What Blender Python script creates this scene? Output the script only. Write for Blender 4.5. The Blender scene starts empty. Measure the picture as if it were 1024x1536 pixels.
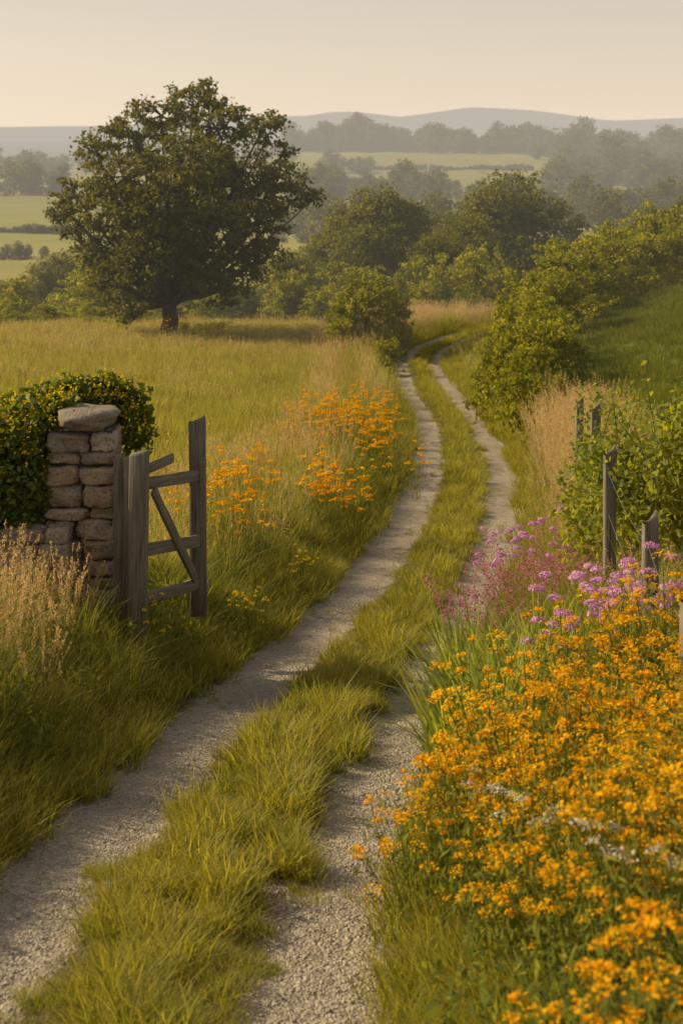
import bpy, math, numpy as np
from mathutils import Vector, noise as mn
R = np.random.default_rng(7)
sc = bpy.context.scene
F_PX, H0, CZ = 2200.0, 230.0, 10.0
def WX(x, d): return (x-512.0)*d/F_PX
def WZ(y, d): return CZ-(y-H0)*d/F_PX

# ------------------------------------------------------------------ terrain functions
def smooth_curve(px, py, s, lo=-20, hi=140, n=3201):
    g = np.linspace(lo, hi, n); v = np.interp(g, px, py)
    k = np.exp(-0.5*((np.arange(-200,201)*(g[1]-g[0]))/s)**2); k/=k.sum()
    vp = np.pad(v, 200, mode='reflect', reflect_type='odd')
    return g, np.convolve(vp, k, mode='valid')
TX = smooth_curve([-20,0,5.9,8.8,11,13.1,17,20.5,26,29.6,38.5,47,58,66,75,85,140],
                  [-2.1,-1.4,-.90,-.52,-.16,.22,.88,1.45,2.12,2.45,2.86,2.76,2.9,4.1,6.6,10.8,40], 1.4)
def Xc(Y): return np.interp(Y, TX[0], TX[1])
def dXc(Y): return (Xc(Y+.2)-Xc(Y-.2))/.4
def U(X, Y): return (X-Xc(Y))/np.sqrt(1+dXc(Y)**2)
GX = smooth_curve([-20,0,5.9,8.8,13.1,17,20.5,29.6,38.5,47,60,75,85,100,130,140],
                  [2.2,2.6,3.4,3.85,4.55,5.1,5.45,6.3,7.1,7.65,8.5,9.2,10.2,12.2,15.2,15.9], 1.6)
def G(Y):
    far = np.interp(Y, [140,180,250,600,700,20000],[15.9,17.4,17.9,17.2,17,17])
    return np.where(Y<139, np.interp(Y, GX[0], GX[1]), far)
def ss(a,b,x):
    t = np.clip((x-a)/(b-a),0,1); return t*t*(3-2*t)
def sn(x, y, scale, seed, n=7):
    r = np.random.default_rng(seed); o = 0
    for i in range(n):
        a = r.uniform(0,6.283); f = r.uniform(.6,1.7)/scale*6.283; p = r.uniform(0,6.283)
        o = o+np.sin((x*math.cos(a)+y*math.sin(a))*f+p)
    return o/math.sqrt(n)
def H(X, Y):
    X = np.asarray(X, float); Y = np.asarray(Y, float)
    u = U(X, Y); z = CZ-G(Y)
    nf = 1-ss(85,115,Y)
    left = ss(1.0,2.1,-u)*np.interp(Y,[0,14,35,60],[.5,.5,.3,.3])
    right = ss(1.0,2.6,u)*.5+np.clip(u-2.6,0,14)*.24*ss(14,35,Y)
    z = z+(left+right)*nf
    z = z+sn(X,Y,3.2,1)*.05*ss(1.0,2.2,np.abs(u))+sn(X,Y,40,2)*.5*ss(90,200,Y)
    hill = ss(-230,-45,X)*(1-.45*ss(110,330,X))
    z = z+17.5*hill*ss(640,1260,Y)+ss(640,1300,Y)*(1-hill)*3
    far = ss(2500,6000,Y)
    z = z+far*(60+sn(X,Y*.3,5200,5)*10)
    rg = np.interp(X/9000*F_PX+512,[-1500,-300,0,150,420,520,600,700,790,900,1024,1400,2500],
                   [120,170,128,126,170,185,160,222,205,150,165,200,110])
    z = z+ss(6200,9000,Y)*rg+sn(X,Y*.2,1400,9)*5*ss(6200,9000,Y)
    return z

# ------------------------------------------------------------------ mesh builder
class MB:
    def __init__(s): s.V=[]; s.F=[]; s.T=[]; s.n=0
    def add(s, V, F, mat=0, T=None):
        V=np.asarray(V,float).reshape(-1,3); F=np.asarray(F,int)
        s.V.append(V); s.F.append((F+s.n, mat)); s.n+=len(V)
        s.T.append(np.zeros(len(V)) if T is None else np.asarray(T,float).ravel()); return s
    def mesh(s, name, mats, smooth=False):
        V=np.concatenate(s.V); T=np.concatenate(s.T)
        lv=np.concatenate([f.ravel() for f,_ in s.F])
        tot=np.concatenate([np.full(len(f), f.shape[1]) for f,_ in s.F])
        mi=np.concatenate([np.full(len(f), m) for f,m in s.F])
        st=np.concatenate([[0],np.cumsum(tot)[:-1]])
        me=bpy.data.meshes.new(name)
        me.vertices.add(len(V)); me.vertices.foreach_set('co',V.ravel())
        me.loops.add(len(lv)); me.loops.foreach_set('vertex_index',lv.astype(np.int32))
        me.polygons.add(len(tot)); me.polygons.foreach_set('loop_start',st.astype(np.int32))
        me.polygons.foreach_set('loop_total',tot.astype(np.int32))
        me.polygons.foreach_set('material_index',mi.astype(np.int32))
        if smooth: me.polygons.foreach_set('use_smooth',np.ones(len(tot),bool))
        a=me.attributes.new('t','FLOAT','POINT'); a.data.foreach_set('value',T)
        for m in mats: me.materials.append(m)
        me.update(calc_edges=True); me.validate()
        return me
    def obj(s, name, mats, smooth=False, coll=None, loc=None):
        o=bpy.data.objects.new(name, s.mesh(name,mats,smooth))
        (coll or sc.collection).objects.link(o)
        if loc is not None: o.location=loc
        return o
def unit(v): return v/np.maximum(np.linalg.norm(v,axis=-1,keepdims=True),1e-9)
def blades(r,n,h,w,spread,lean,curve,seg=3,base=(0,0)):
    a=r.uniform(0,6.283,n); rad=spread*np.sqrt(r.uniform(0,1,n))
    bx=base[0]+rad*np.cos(a); by=base[1]+rad*np.sin(a); az=a+r.normal(0,1.0,n)
    Hh=r.uniform(h[0],h[1],n); L=lean*r.uniform(.2,1,n); C=curve*r.uniform(.1,1,n)
    t=np.linspace(0,1,seg+1)[None,:]
    hz=(L[:,None]*t+C[:,None]*t*t)*Hh[:,None]; z=Hh[:,None]*t*(1-.4*C[:,None]*t)
    x=bx[:,None]+hz*np.cos(az)[:,None]; y=by[:,None]+hz*np.sin(az)[:,None]
    wa=az+1.571+r.normal(0,.5,n); W=w*r.uniform(.6,1.2,n)
    wt=W[:,None]*((1-t**1.6)*.95+.05)/2
    P=np.stack([np.stack([x-wt*np.cos(wa)[:,None],y-wt*np.sin(wa)[:,None],z],-1),
                np.stack([x+wt*np.cos(wa)[:,None],y+wt*np.sin(wa)[:,None],z],-1)],2)
    idx=np.arange(n*(seg+1)*2).reshape(n,seg+1,2)
    Fq=np.stack([idx[:,:-1,0],idx[:,:-1,1],idx[:,1:,1],idx[:,1:,0]],-1).reshape(-1,4)
    T=np.repeat(np.broadcast_to(t,(n,seg+1))[:,:,None],2,2)
    tips=np.stack([x[:,-1],y[:,-1],z[:,-1]],-1)
    return P.reshape(-1,3),Fq,T.ravel(),tips
def cards(r,C,size,aspect=.55,nrm=None,jit=.5,direc=None):
    C=np.asarray(C,float); n=len(C)
    if nrm is None: N=unit(r.normal(size=(n,3)))
    else: N=unit(np.broadcast_to(np.asarray(nrm,float),(n,3))+r.normal(0,jit,(n,3)))
    D=r.normal(size=(n,3)) if direc is None else np.broadcast_to(direc,(n,3))+r.normal(0,.35,(n,3))
    D=unit(D-(D*N).sum(-1,keepdims=True)*N); E=np.cross(N,D)
    s=(size*r.uniform(.65,1.25,n))[:,None] if np.isscalar(size) else np.asarray(size)[:,None]
    V=np.stack([C-D*s/2, C+E*s*aspect/2+N*s*.08, C+D*s/2, C-E*s*aspect/2+N*s*.08],1)
    F=np.arange(n*4).reshape(n,4)
    return V.reshape(-1,3),F
def tube(P,rad,k=6):
    P=np.asarray(P,float); n=len(P); rad=np.asarray(rad,float)
    T=unit(np.gradient(P,axis=0)); ref=np.array([.3,.9,.1]); A=unit(np.cross(T,ref)); B=np.cross(T,A)
    a=np.linspace(0,6.283,k,endpoint=False)
    V=P[:,None,:]+rad[:,None,None]*(np.cos(a)[None,:,None]*A[:,None,:]+np.sin(a)[None,:,None]*B[:,None,:])
    i=np.arange(n*k).reshape(n,k); j=np.roll(i,-1,1)
    F=np.stack([i[:-1],j[:-1],j[1:],i[1:]],-1).reshape(-1,4)
    return V.reshape(-1,3),F

# ------------------------------------------------------------------ materials
HAZE_GLOW=(0.53,0.485,0.41)  # glow colour of the haze painted into distant materials
def new_mat(name):
    m=bpy.data.materials.new(name); m.use_nodes=True; nt=m.node_tree; nt.nodes.clear()
    return m,nt
def N(nt,t,**k):
    n=nt.nodes.new(t)
    for a,b in k.items(): setattr(n,a,b)
    return n
def mth(nt,op,a,b=None,clamp=False):
    n=N(nt,'ShaderNodeMath',operation=op); n.use_clamp=clamp
    for i,v in enumerate([a,b]):
        if v is None: continue
        if isinstance(v,(int,float)): n.inputs[i].default_value=v
        else: nt.links.new(v,n.inputs[i])
    return n.outputs[0]
def mixc(nt,f,a,b,mode='MIX'):
    n=N(nt,'ShaderNodeMix',data_type='RGBA',blend_type=mode)
    for s,v in ((n.inputs['Factor'],f),(n.inputs[6],a),(n.inputs[7],b)):
        if isinstance(v,(int,float)): s.default_value=v
        elif isinstance(v,tuple): s.default_value=(*v[:3],1)
        else: nt.links.new(v,s)
    return n.outputs[2]
def noise(nt,scale,detail=3,rough=.55,vec=None,dist=0):
    n=N(nt,'ShaderNodeTexNoise'); n.inputs['Scale'].default_value=scale; n.inputs['Detail'].default_value=detail
    n.inputs['Roughness'].default_value=rough; n.inputs['Distortion'].default_value=dist
    if vec is not None: nt.links.new(vec,n.inputs['Vector'])
    return n.outputs[0]
def ramp(nt,f,stops):
    n=N(nt,'ShaderNodeValToRGB'); e=n.color_ramp.elements
    while len(e)<len(stops): e.new(.5)
    for i,(p,c) in enumerate(stops): e[i].position=p; e[i].color=(*c,1)
    nt.links.new(f,n.inputs[0]); return n.outputs[0]
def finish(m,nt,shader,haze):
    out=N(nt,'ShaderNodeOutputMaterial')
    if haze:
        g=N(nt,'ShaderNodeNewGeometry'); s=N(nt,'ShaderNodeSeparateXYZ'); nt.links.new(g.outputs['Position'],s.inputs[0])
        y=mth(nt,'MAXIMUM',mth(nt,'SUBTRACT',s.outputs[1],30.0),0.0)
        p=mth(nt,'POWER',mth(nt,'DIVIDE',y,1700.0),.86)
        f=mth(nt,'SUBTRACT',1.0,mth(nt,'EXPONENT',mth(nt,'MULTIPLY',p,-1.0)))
        em=N(nt,'ShaderNodeEmission'); em.inputs[0].default_value=(*HAZE_GLOW,1)  # aerial haze painted in as emission, stronger farther along world Y
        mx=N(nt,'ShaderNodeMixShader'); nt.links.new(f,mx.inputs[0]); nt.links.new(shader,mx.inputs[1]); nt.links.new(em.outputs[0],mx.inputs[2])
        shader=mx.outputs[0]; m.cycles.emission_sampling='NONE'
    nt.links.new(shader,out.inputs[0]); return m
def leafmat(name,c1,c2,tip=None,trans=.35,haze=True,tipfac=.8,rough=.55,spec=.25,gain=(2.0,1.75,.8)):
    m,nt=new_mat(name)
    g=N(nt,'ShaderNodeNewGeometry')
    nz=noise(nt,.6,1,vec=g.outputs['Position'])
    f=mth(nt,'MULTIPLY',g.outputs['Random Per Island'],.75)
    f=mth(nt,'ADD',f,mth(nt,'MULTIPLY',mth(nt,'SUBTRACT',nz,.4),1.0),True)
    col=mixc(nt,f,c1,c2)
    if tip:
        at=N(nt,'ShaderNodeAttribute',attribute_name='t')
        rnd=mth(nt,'ADD',.5,mth(nt,'MULTIPLY',g.outputs['Random Per Island'],.9))
        tf=mth(nt,'MULTIPLY',mth(nt,'POWER',at.outputs['Fac'],1.3),mth(nt,'MULTIPLY',rnd,tipfac),True)
        col=mixc(nt,tf,col,tip)
    if spec>.15:
        b=N(nt,'ShaderNodeBsdfPrincipled'); b.inputs['Roughness'].default_value=rough
        b.inputs['Specular IOR Level'].default_value=spec; nt.links.new(col,b.inputs['Base Color'])
    else:
        b=N(nt,'ShaderNodeBsdfDiffuse'); nt.links.new(col,b.inputs['Color'])
    tr=N(nt,'ShaderNodeBsdfTranslucent'); c2_=mixc(nt,1.0,col,gain,'MULTIPLY'); nt.links.new(c2_,tr.inputs[0])
    mx=N(nt,'ShaderNodeMixShader'); mx.inputs[0].default_value=trans
    nt.links.new(b.outputs[0],mx.inputs[1]); nt.links.new(tr.outputs[0],mx.inputs[2])
    return finish(m,nt,mx.outputs[0],haze)

PG=(1.0,.95,.7)
M_short=leafmat('short_grass',(.11,.15,.018),(.22,.235,.032),(.44,.38,.08),.5,False)
M_tall=leafmat('verge_grass',(.07,.13,.02),(.18,.22,.035),(.42,.38,.085),.5,False)
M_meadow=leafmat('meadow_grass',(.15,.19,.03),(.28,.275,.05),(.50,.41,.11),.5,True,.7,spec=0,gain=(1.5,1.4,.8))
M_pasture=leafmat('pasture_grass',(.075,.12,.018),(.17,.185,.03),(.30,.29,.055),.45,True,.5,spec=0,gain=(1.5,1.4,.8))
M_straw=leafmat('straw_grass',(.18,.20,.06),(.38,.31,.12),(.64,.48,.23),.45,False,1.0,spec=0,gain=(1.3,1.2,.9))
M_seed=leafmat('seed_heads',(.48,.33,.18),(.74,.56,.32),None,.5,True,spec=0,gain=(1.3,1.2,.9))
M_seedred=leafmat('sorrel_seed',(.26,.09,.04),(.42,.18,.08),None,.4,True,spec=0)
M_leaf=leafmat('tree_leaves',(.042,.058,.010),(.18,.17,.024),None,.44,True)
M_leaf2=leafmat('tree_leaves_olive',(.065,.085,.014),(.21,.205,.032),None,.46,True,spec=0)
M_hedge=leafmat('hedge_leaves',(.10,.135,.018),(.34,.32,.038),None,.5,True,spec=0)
M_vine=leafmat('vine_leaves',(.11,.16,.025),(.31,.31,.04),None,.5,False)
M_ivy=leafmat('ivy_leaves',(.05,.09,.015),(.19,.215,.03),None,.42,False)
M_herb=leafmat('herb_leaves',(.08,.12,.03),(.18,.21,.05),(.31,.31,.075),.48,False,spec=0)
M_iris=leafmat('iris_leaves',(.08,.15,.025),(.19,.26,.045),(.36,.38,.08),.5,False)
M_orange=leafmat('orange_petals',(.88,.40,.008),(.96,.60,.022),None,.4,False,spec=.1,gain=PG)
M_yellow=leafmat('yellow_petals',(.85,.57,.01),(.95,.72,.04),None,.4,False,spec=.1,gain=PG)
M_pink=leafmat('pink_petals',(.62,.24,.50),(.86,.54,.76),None,.3,False,spec=.1,gain=(1,.9,1))
M_mag=leafmat('magenta_petals',(.40,.09,.16),(.66,.30,.38),None,.35,False,spec=.1,gain=(1,.8,.9))
M_white=leafmat('white_petals',(.6,.55,.42),(.75,.7,.6),None,.3,False,spec=.1,gain=(1,1,.9))

def barkmat():
    m,nt=new_mat('bark'); tc=N(nt,'ShaderNodeTexCoord'); mp=N(nt,'ShaderNodeMapping'); mp.inputs['Scale'].default_value=(4,4,.8)
    nt.links.new(tc.outputs['Object'],mp.inputs[0]); nz=noise(nt,2.5,6,.7,mp.outputs[0])
    col=ramp(nt,nz,[(.3,(.035,.025,.016)),(.7,(.13,.10,.07))])
    b=N(nt,'ShaderNodeBsdfPrincipled'); b.inputs['Roughness'].default_value=.9; nt.links.new(col,b.inputs[0])
    bp=N(nt,'ShaderNodeBump'); bp.inputs['Strength'].default_value=.8; bp.inputs['Distance'].default_value=.05
    nt.links.new(nz,bp.inputs['Height']); nt.links.new(bp.outputs[0],b.inputs['Normal'])
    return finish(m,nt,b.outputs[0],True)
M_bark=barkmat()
def woodmat():
    m,nt=new_mat('weathered_wood'); tc=N(nt,'ShaderNodeTexCoord'); at=N(nt,'ShaderNodeAttribute',attribute_name='grain',attribute_type='GEOMETRY')
    mp=N(nt,'ShaderNodeMapping'); mp.inputs['Scale'].default_value=(60,60,2.5); nt.links.new(at.outputs['Vector'],mp.inputs[0])
    nz=noise(nt,1.0,6,.65,mp.outputs[0],.4); n2=noise(nt,3,4,.6,tc.outputs['Object'])
    col=ramp(nt,nz,[(.3,(.055,.044,.034)),(.5,(.19,.155,.12)),(.72,(.34,.29,.23))])
    col=mixc(nt,mth(nt,'MULTIPLY',n2,.4),col,(.11,.11,.06))
    b=N(nt,'ShaderNodeBsdfPrincipled'); b.inputs['Roughness'].default_value=.85; nt.links.new(col,b.inputs[0])
    bp=N(nt,'ShaderNodeBump'); bp.inputs['Strength'].default_value=.9; bp.inputs['Distance'].default_value=.006
    nt.links.new(nz,bp.inputs['Height']); nt.links.new(bp.outputs[0],b.inputs['Normal'])
    return finish(m,nt,b.outputs[0],False)
M_wood=woodmat()
def stonemat():
    m,nt=new_mat('field_stone'); g=N(nt,'ShaderNodeNewGeometry')
    n1=noise(nt,9,6,.7,g.outputs['Position']); n2=noise(nt,45,5,.7,g.outputs['Position']); n3=noise(nt,4,4,.6,g.outputs['Position'])
    c=ramp(nt,g.outputs['Random Per Island'],[(0,(.22,.18,.155)),(.35,(.34,.285,.235)),(.65,(.34,.24,.17)),(1,(.42,.37,.31))])
    c=mixc(nt,.6,c,ramp(nt,n1,[(.3,(.3,.3,.3)),(.7,(1,1,.97))]),'MULTIPLY')
    c=mixc(nt,1.0,c,(1.5,1.42,1.34),'MULTIPLY')
    c=mixc(nt,ramp(nt,n3,[(.54,(0,0,0)),(.7,(.7,.7,.7))]),c,(.30,.28,.19))
    c=mixc(nt,ramp(nt,n2,[(.36,(.8,.8,.8)),(.5,(0,0,0))]),c,(.09,.07,.055))
    b=N(nt,'ShaderNodeBsdfPrincipled'); b.inputs['Roughness'].default_value=.9; nt.links.new(c,b.inputs[0])
    bp=N(nt,'ShaderNodeBump'); bp.inputs['Strength'].default_value=1; bp.inputs['Distance'].default_value=.025
    nt.links.new(mth(nt,'ADD',n1,mth(nt,'MULTIPLY',n2,.5)),bp.inputs['Height']); nt.links.new(bp.outputs[0],b.inputs['Normal'])
    return finish(m,nt,b.outputs[0],False)
M_stone=stonemat()
def plain(name,c,rough=.9,haze=False):
    m,nt=new_mat(name); g=N(nt,'ShaderNodeNewGeometry'); nz=noise(nt,14,4,.6,g.outputs['Position'])
    col=mixc(nt,nz,tuple(v*.6 for v in c),tuple(v*1.4 for v in c))
    b=N(nt,'ShaderNodeBsdfPrincipled'); b.inputs['Roughness'].default_value=rough; nt.links.new(col,b.inputs[0])
    return finish(m,nt,b.outputs[0],haze)
M_mortar=plain('wall_core',(.06,.052,.042)); M_wire=plain('wire',(.2,.19,.18),.5)

def groundmat():
    m,nt=new_mat('ground_grassland'); g=N(nt,'ShaderNodeNewGeometry'); P=g.outputs['Position']
    s=N(nt,'ShaderNodeSeparateXYZ'); nt.links.new(P,s.inputs[0])
    n1=noise(nt,1.2,5,.6,P); n2=noise(nt,.12,4,.6,P); n3=noise(nt,14,4,.7,P)
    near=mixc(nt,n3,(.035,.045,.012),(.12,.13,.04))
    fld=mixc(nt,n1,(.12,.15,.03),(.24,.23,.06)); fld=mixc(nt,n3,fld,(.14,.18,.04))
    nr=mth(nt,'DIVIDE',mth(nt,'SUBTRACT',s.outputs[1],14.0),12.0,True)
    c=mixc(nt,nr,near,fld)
    mp=N(nt,'ShaderNodeMapping'); mp.inputs['Scale'].default_value=(.0075,.0045,0); mp.inputs['Rotation'].default_value=(0,0,.5); nt.links.new(P,mp.inputs[0])
    vo=N(nt,'ShaderNodeTexVoronoi'); vo.inputs['Scale'].default_value=1.0; nt.links.new(mp.outputs[0],vo.inputs['Vector'])
    sv=N(nt,'ShaderNodeSeparateColor'); nt.links.new(vo.outputs['Color'],sv.inputs[0])
    patch=ramp(nt,sv.outputs[0],[(0,(.22,.23,.05)),(.3,(.38,.33,.09)),(.55,(.27,.27,.06)),(.8,(.44,.37,.13)),(1,(.22,.23,.05))])
    patch=mixc(nt,mth(nt,'MULTIPLY',n2,.6),patch,(.21,.20,.05))
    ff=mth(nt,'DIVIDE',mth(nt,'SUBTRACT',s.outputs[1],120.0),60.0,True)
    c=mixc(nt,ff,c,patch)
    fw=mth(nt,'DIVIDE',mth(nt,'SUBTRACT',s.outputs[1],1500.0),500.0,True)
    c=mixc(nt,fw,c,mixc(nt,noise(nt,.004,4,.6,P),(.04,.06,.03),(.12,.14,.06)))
    b=N(nt,'ShaderNodeBsdfPrincipled'); b.inputs['Roughness'].default_value=1; b.inputs['Specular IOR Level'].default_value=.05; nt.links.new(c,b.inputs[0])
    bp=N(nt,'ShaderNodeBump'); bp.inputs['Strength'].default_value=.6; bp.inputs['Distance'].default_value=.08
    nt.links.new(n3,bp.inputs['Height']); nt.links.new(bp.outputs[0],b.inputs['Normal'])
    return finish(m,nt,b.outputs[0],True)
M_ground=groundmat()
def trackmat():
    m,nt=new_mat('gravel_track'); g=N(nt,'ShaderNodeNewGeometry'); P=g.outputs['Position']
    at=N(nt,'ShaderNodeAttribute',attribute_name='t')   # signed lateral offset in metres
    n1=noise(nt,3.0,5,.65,P); n2=noise(nt,22,4,.7,P); n4=noise(nt,.9,3,.5,P)
    vo=N(nt,'ShaderNodeTexVoronoi'); vo.inputs['Scale'].default_value=75; nt.links.new(P,vo.inputs['Vector'])
    vo2=N(nt,'ShaderNodeTexVoronoi'); vo2.inputs['Scale'].default_value=38; nt.links.new(P,vo2.inputs['Vector'])
    sv=N(nt,'ShaderNodeSeparateColor'); nt.links.new(vo.outputs['Color'],sv.inputs[0])
    grav=ramp(nt,sv.outputs[0],[(0,(.18,.14,.10)),(.5,(.37,.305,.235)),(.85,(.52,.45,.365)),(1,(.66,.59,.49))])
    dust=mixc(nt,n1,(.34,.28,.21),(.54,.465,.37))
    c=mixc(nt,ramp(nt,n2,[(.38,(.15,.15,.15)),(.62,(.95,.95,.95))]),dust,grav)
    c=mixc(nt,ramp(nt,n4,[(.42,(0,0,0)),(.68,(.5,.5,.5))]),c,(.24,.19,.13))
    a=mth(nt,'ABSOLUTE',mth(nt,'SUBTRACT',mth(nt,'ABSOLUTE',mth(nt,'SUBTRACT',at.outputs['Fac'],.04)),.73))
    a=mth(nt,'ADD',a,mth(nt,'ADD',mth(nt,'MULTIPLY',mth(nt,'SUBTRACT',n1,.5),.3),mth(nt,'MULTIPLY',mth(nt,'SUBTRACT',n2,.5),.2)))
    e=mth(nt,'DIVIDE',mth(nt,'SUBTRACT',a,.27),.12,True)
    soil=mixc(nt,n2,(.08,.06,.035),(.18,.155,.065))
    c=mixc(nt,e,c,soil)
    b=N(nt,'ShaderNodeBsdfPrincipled'); b.inputs['Roughness'].default_value=.95; b.inputs['Specular IOR Level'].default_value=.15; nt.links.new(c,b.inputs[0])
    h=mth(nt,'ADD',mth(nt,'MULTIPLY',vo.outputs['Distance'],-.6),mth(nt,'ADD',mth(nt,'MULTIPLY',vo2.outputs['Distance'],-.6),mth(nt,'MULTIPLY',n2,1.2)))
    bp=N(nt,'ShaderNodeBump'); bp.inputs['Strength'].default_value=1; bp.inputs['Distance'].default_value=.022
    nt.links.new(h,bp.inputs['Height']); nt.links.new(bp.outputs[0],b.inputs['Normal'])
    return finish(m,nt,b.outputs[0],False)
M_track=trackmat()
M_pebble=plain('pebbles',(.42,.36,.29))

# ------------------------------------------------------------------ ground sheet
def axis(core0,core1,step,end0,end1,g=1.12):
    c=list(np.arange(core0,core1,step)); s=step; v=c[-1]
    while v<end1: s*=g; v+=s; c.append(v)
    s=step; v=c[0]; pre=[]
    while v>end0: s*=g; v-=s; pre.append(v)
    return np.array(pre[::-1]+c)
xs=axis(-9,14,.14,-9000,9000,1.07)
ys=axis(2,34,.14,-25,34,1.12); ys=ys[ys<34]; 
v=34.; s=.14; ext=[]
while v<14000: s=min(s*1.035, 60+v*.02); v+=s; ext.append(v)
ys=np.concatenate([ys,[34.],ext])
XX,YY=np.meshgrid(xs,ys); ZZ=H(XX,YY)
uu=U(XX,YY); ZZ=ZZ-.10*(1-ss(.95,1.25,np.abs(uu)))*(YY<90)
nx,ny=len(xs),len(ys); idx=np.arange(nx*ny).reshape(ny,nx)
Fq=np.stack([idx[:-1,:-1],idx[:-1,1:],idx[1:,1:],idx[1:,:-1]],-1).reshape(-1,4)
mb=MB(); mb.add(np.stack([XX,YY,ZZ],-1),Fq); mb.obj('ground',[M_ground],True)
us=np.linspace(-1.3,1.3,66)
ty=[]; v=1.5; s=.04
while v<90: ty.append(v); s=max(.04,v*.005); v+=s
ty=np.array(ty); UU,TY=np.meshgrid(us,ty); XT=Xc(TY)+UU*np.sqrt(1+dXc(TY)**2)
def TZ(u,X,Y):
    a=np.abs(np.abs(u-.04)-.73)
    z=CZ-G(Y)+.055*ss(.22,.5,a)
    z=z+sn(X,Y,.9,21)*.012+sn(X,Y,.25,22)*.006+sn(X,Y,.11,25)*.003
    return z
ZT=TZ(UU,XT,TY); ed=ss(1.02,1.3,np.abs(UU)); ZT=ZT*(1-ed)+(H(XT,TY)-.08)*ed
nx,ny=len(us),len(ty); idx=np.arange(nx*ny).reshape(ny,nx)
Fq=np.stack([idx[:-1,:-1],idx[:-1,1:],idx[1:,1:],idx[1:,:-1]],-1).reshape(-1,4)
mb=MB(); mb.add(np.stack([XT,TY,ZT],-1),Fq,0,UU); mb.obj('gravel_track',[M_track],True)
def HG(X,Y):
    u=U(X,Y); return np.where((np.abs(u)<1.1)&(Y<88),TZ(u,X,Y),H(X,Y))

# ------------------------------------------------------------------ scattering
def src(name,builders,mats,smooth=False):
    c=bpy.data.collections.new(name)
    for i,b in enumerate(builders):
        b.obj('%s_%c'%(name,97+i),mats,smooth,c)
    return c
def scatter(name,coll,X,Y,scale,tilt=.08,Z=None,sz=None,seed=0,real=True):
    r=np.random.default_rng(seed+len(X)); n=len(X)
    if n==0: return
    Z=HG(X,Y) if Z is None else Z
    k=len(coll.objects)
    me=bpy.data.meshes.new(name); me.vertices.add(n)
    me.vertices.foreach_set('co',np.stack([X,Y,Z],-1).astype(np.float32).ravel())
    rot=np.stack([r.normal(0,tilt,n),r.normal(0,tilt,n),r.uniform(0,6.283,n)],-1)
    S=np.stack([scale,scale,scale*(1 if sz is None else sz)],-1)
    for nm,dt in (('rot',rot),('scl',S)):
        a=me.attributes.new(nm,'FLOAT_VECTOR','POINT'); a.data.foreach_set('vector',dt.astype(np.float32).ravel())
    a=me.attributes.new('pick','INT','POINT'); a.data.foreach_set('value',r.integers(0,k,n).astype(np.int32))
    o=bpy.data.objects.new(name,me); sc.collection.objects.link(o)
    ng=bpy.data.node_groups.new(name+'_scatter','GeometryNodeTree')
    ng.interface.new_socket('Geometry',in_out='INPUT',socket_type='NodeSocketGeometry')
    ng.interface.new_socket('Geometry',in_out='OUTPUT',socket_type='NodeSocketGeometry')
    gi=ng.nodes.new('NodeGroupInput'); go=ng.nodes.new('NodeGroupOutput')
    ip=ng.nodes.new('GeometryNodeInstanceOnPoints'); ci=ng.nodes.new('GeometryNodeCollectionInfo')
    ci.inputs['Collection'].default_value=coll; ci.inputs['Separate Children'].default_value=True; ci.inputs['Reset Children'].default_value=True
    def na(nm,t):
        q=ng.nodes.new('GeometryNodeInputNamedAttribute'); q.data_type=t; q.inputs['Name'].default_value=nm; return q.outputs['Attribute']
    e=ng.nodes.new('FunctionNodeEulerToRotation')
    L=ng.links.new
    L(gi.outputs[0],ip.inputs['Points']); L(ci.outputs[0],ip.inputs['Instance']); ip.inputs['Pick Instance'].default_value=True
    L(na('pick','INT'),ip.inputs['Instance Index']); L(na('rot','FLOAT_VECTOR'),e.inputs[0]); L(e.outputs[0],ip.inputs['Rotation'])
    L(na('scl','FLOAT_VECTOR'),ip.inputs['Scale'])
    if real:
        rl=ng.nodes.new('GeometryNodeRealizeInstances'); L(ip.outputs[0],rl.inputs[0]); L(rl.outputs[0],go.inputs[0])
    else: L(ip.outputs[0],go.inputs[0])
    md=o.modifiers.new('scatter','NODES'); md.node_group=ng
    return o
def pts(bands,mask,seed,left=None,margin=2.0):
    r=np.random.default_rng(seed); X=[];Y=[]
    for y0,y1,d in bands:
        w=y1*.235+margin; n=int(2*w*(y1-y0)*d)
        x=r.uniform(-w,w,n); y=r.uniform(y0,y1,n)
        k=mask(x,y,U(x,y),r); X.append(x[k]); Y.append(y[k])
    return np.concatenate(X),np.concatenate(Y)

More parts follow.
